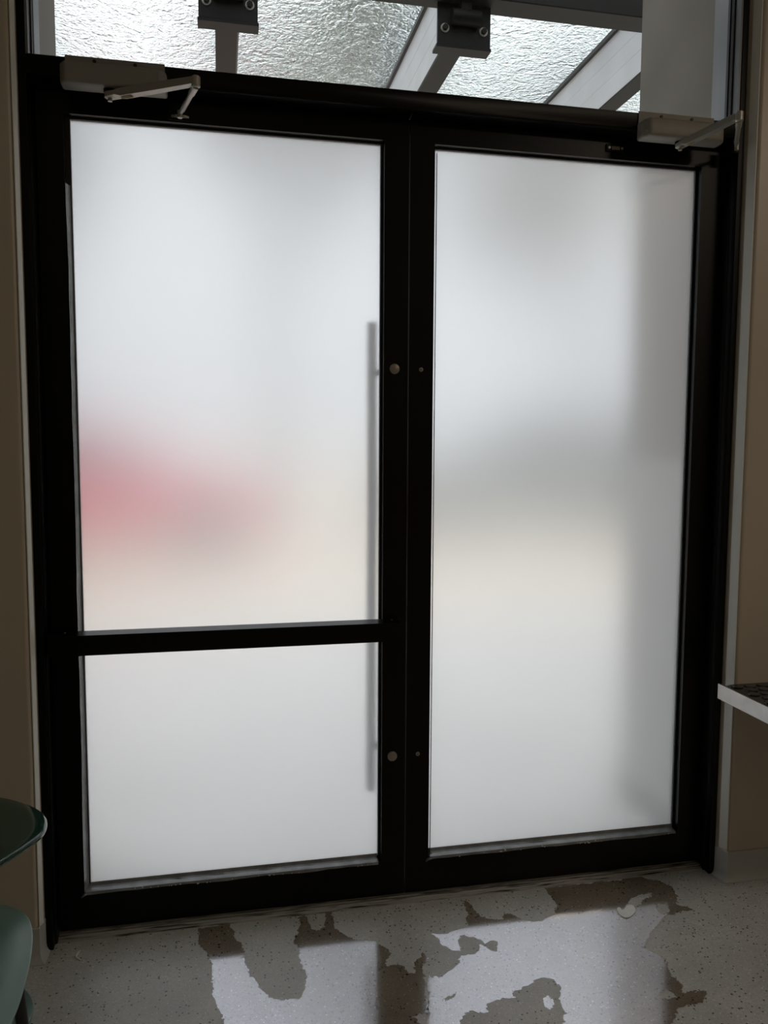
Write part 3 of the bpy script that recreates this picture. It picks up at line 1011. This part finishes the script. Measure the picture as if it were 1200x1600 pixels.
for bxc in (-0.4425, 0.434):
    br = bx('bracket', M['steel_black'], cn, bxc - 0.104, bxc + 0.104, 0.926, 0.938, 2.770, 2.925, bevel=0.001)
    bx('bracket_lip', M['steel_dark'], br, bxc - 0.108, bxc + 0.108, 0.926, 0.985, 2.760, 2.771, bevel=0.001)
    cyl('pivot_barrel', M['steel_black'], br, (bxc - 0.055, 0.905, 2.862), (bxc + 0.055, 0.905, 2.862), 0.028, 24)
    bx('pivot_lug', M['steel_black'], br, bxc - 0.02, bxc + 0.02, 0.895, 0.926, 2.862, 2.925)
    for dx in (-0.076, 0.076):
        b_ = cyl('bolt', M['steel_black'], br, (bxc + dx, 0.926, 2.828), (bxc + dx, 0.912, 2.828), 0.011, 6)
        cyl('washer', M['cap'], b_, (bxc + dx, 0.926, 2.828), (bxc + dx, 0.922, 2.828), 0.0165, 20)


# ------------------------------------------------------------------ outside: parked cars, trees (all blurred or rain-veiled)
def car(label, cx, cy, paint, flip=1, Ln=4.4, H=1.40):
    c = empty('car', (cx, cy, -0.012), label, 'car')
    g = -0.012

    def X(u): return cx + flip * u * Ln / 4.4

    def Zz(v): return g + v * H / 1.42
    low = [(-2.15, 0.32), (-2.20, 0.62), (-2.08, 0.84), (-1.35, 0.92), (1.15, 0.94), (2.0, 0.78), (2.18, 0.60), (2.15, 0.32)]
    pts = [(X(u), Zz(v)) for u, v in low]
    for wx in (1.38, -1.32):      # wheel arches cut into the underside
        pts += [(X(wx + 0.36 * math.cos(a)), Zz(0.32 + 0.30 * math.sin(a))) for a in [math.pi * k / 8 for k in range(9)]]
    bm = bmesh.new()
    prism(bm, pts, 1, cy - 0.86, cy + 0.86)
    obj('body', bm, paint, c, 0.03, 2)
    bm = bmesh.new()
    base = [(-1.75, 0.90), (1.05, 0.92)]
    top = [(-1.05, 1.40), (0.30, 1.42)]
    vs = []
    for (u, v), hw in ((base[0], 0.80), (base[1], 0.80), (top[1], 0.60), (top[0], 0.60)):
        vs.append([bm.verts.new((X(u), cy - hw, Zz(v))), bm.verts.new((X(u), cy + hw, Zz(v)))])
    for k in range(4):
        a, b = vs[k], vs[(k + 1) % 4]
        bm.faces.new((a[0], b[0], b[1], a[1]))
    bm.faces.new([v[0] for v in vs]); bm.faces.new([v[1] for v in vs])
    obj('cabin', bm, paint, c, 0.05, 2)
    for s in (-1, 1):
        for ua, ub, ta, tb in ((-1.35, -0.32, -0.98, -0.32), (-0.22, 0.80, -0.22, 0.22)):
            bm = bmesh.new()
            q = []
            for u, v, hw in ((ua, 0.97, 0.785), (ub, 0.97, 0.785), (tb, 1.34, 0.637), (ta, 1.34, 0.637)):
                q.append(bm.verts.new((X(u), cy + s * hw, Zz(v))))
            bm.faces.new(q)
            bmesh.ops.solidify(bm, geom=bm.faces[:], thickness=0.02)
            obj('side_window', bm, M['car_glass'], c)
    for wx in (1.38, -1.32):
        for s in (-1, 1):
            bm = bmesh.new()
            tube(bm, [(X(wx), cy + s * 0.68, g + 0.32), (X(wx), cy + s * 0.87, g + 0.32)], 0.32, 24)
            wl = obj('wheel', bm, M['tyre'], c, 0.03, 2)
            cyl('hub', M['steel'], wl, (X(wx), cy + s * 0.865, g + 0.32), (X(wx), cy + s * 0.885, g + 0.32), 0.19, 20)
    return c


car('red car parked outside, a red blur behind the left frosted door', -2.0, 7.7, M['car_red'], 1, 4.3, 1.44)
car('dark grey car parked outside, a grey-green blur behind the right frosted door', 4.1, 9.0, M['car_grey'], -1, 4.8, 1.72)


def tree(label, x, y, h, spread, lm, seed, leaves=5200, group='trees beyond the canopy'):
    rnd = random.Random(seed)
    t = empty('tree', (x, y, -0.05), label, 'tree', group)
    bm = bmesh.new()
    tips = []

    def grow(p, d, ln, r, lev):
        q = p + d * ln
        mid = p.lerp(q, 0.5) + Vector((rnd.uniform(-1, 1), rnd.uniform(-1, 1), rnd.uniform(-0.4, 0.4))) * ln * 0.06
        tube(bm, [p, mid, q], [r, r * 0.82, r * 0.62], 6 if lev < 2 else 4)
        if lev >= 2:
            tips.append((mid, ln)); tips.append((q, ln))
        if lev < 5:
            for _ in range(3 if lev < 3 else 2):
                a = rnd.uniform(0, 2 * math.pi)
                nd = (d + Vector((math.cos(a), math.sin(a), rnd.uniform(-0.1, 0.5))) * rnd.uniform(0.45, 0.85) * spread).normalized()
                grow(p.lerp(q, rnd.uniform(0.65, 1.0)), nd, ln * rnd.uniform(0.60, 0.82), r * 0.55, lev + 1)
    grow(Vector((x, y, -0.05)), Vector((rnd.uniform(-0.06, 0.06), 0, 1)).normalized(), h * 0.34, h * 0.018, 0)
    obj('trunk', bm, M['bark'], t, smooth=True)
    tips = rnd.sample(tips, int(len(tips) * 0.34))
    V, F = [], []
    for _ in range(leaves):
        c, ln = rnd.choice(tips)
        p = c + Vector((rnd.gauss(0, 1), rnd.gauss(0, 1), rnd.gauss(0, 0.8))) * ln * 0.45
        s = rnd.uniform(0.08, 0.19)
        u = Vector((rnd.gauss(0, 1), rnd.gauss(0, 1), rnd.gauss(0, 1))).normalized()
        v = u.orthogonal().normalized()
        n = len(V)
        V += [p - u * s - Vector((x, y, -0.05)), p + v * s * 0.5 - Vector((x, y, -0.05)), p + u * s - Vector((x, y, -0.05)), p - v * s * 0.5 - Vector((x, y, -0.05))]
        F.append((n, n + 1, n + 2, n + 3))
    me = bpy.data.meshes.new('foliage')
    me.from_pydata(V, [], F)
    me.materials.append(lm)
    o = bpy.data.objects.new('foliage', me)
    o['kind'] = 'stuff'
    link(o, t)


TREES = [(-4.9, 13.4, 9.3, 0.55, 'leaf', 6500), (0.6, 12.6, 11.0, 0.52, 'leaf', 5000), (7.0, 13.6, 9.0, 0.52, 'leaf2', 6500)]
TL = ['grey-green tree at the far left of the transom, behind the rain covered canopy', 'tallest tree, between the two hanging brackets, blurred by the wet canopy glass', 'lower olive tree right of the second bracket, blurred by the wet canopy glass']
for i, (x, y, h, s, lm, nl) in enumerate(TREES):
    tree(TL[i], x, y, h, s, M[lm], 20 + i, nl)
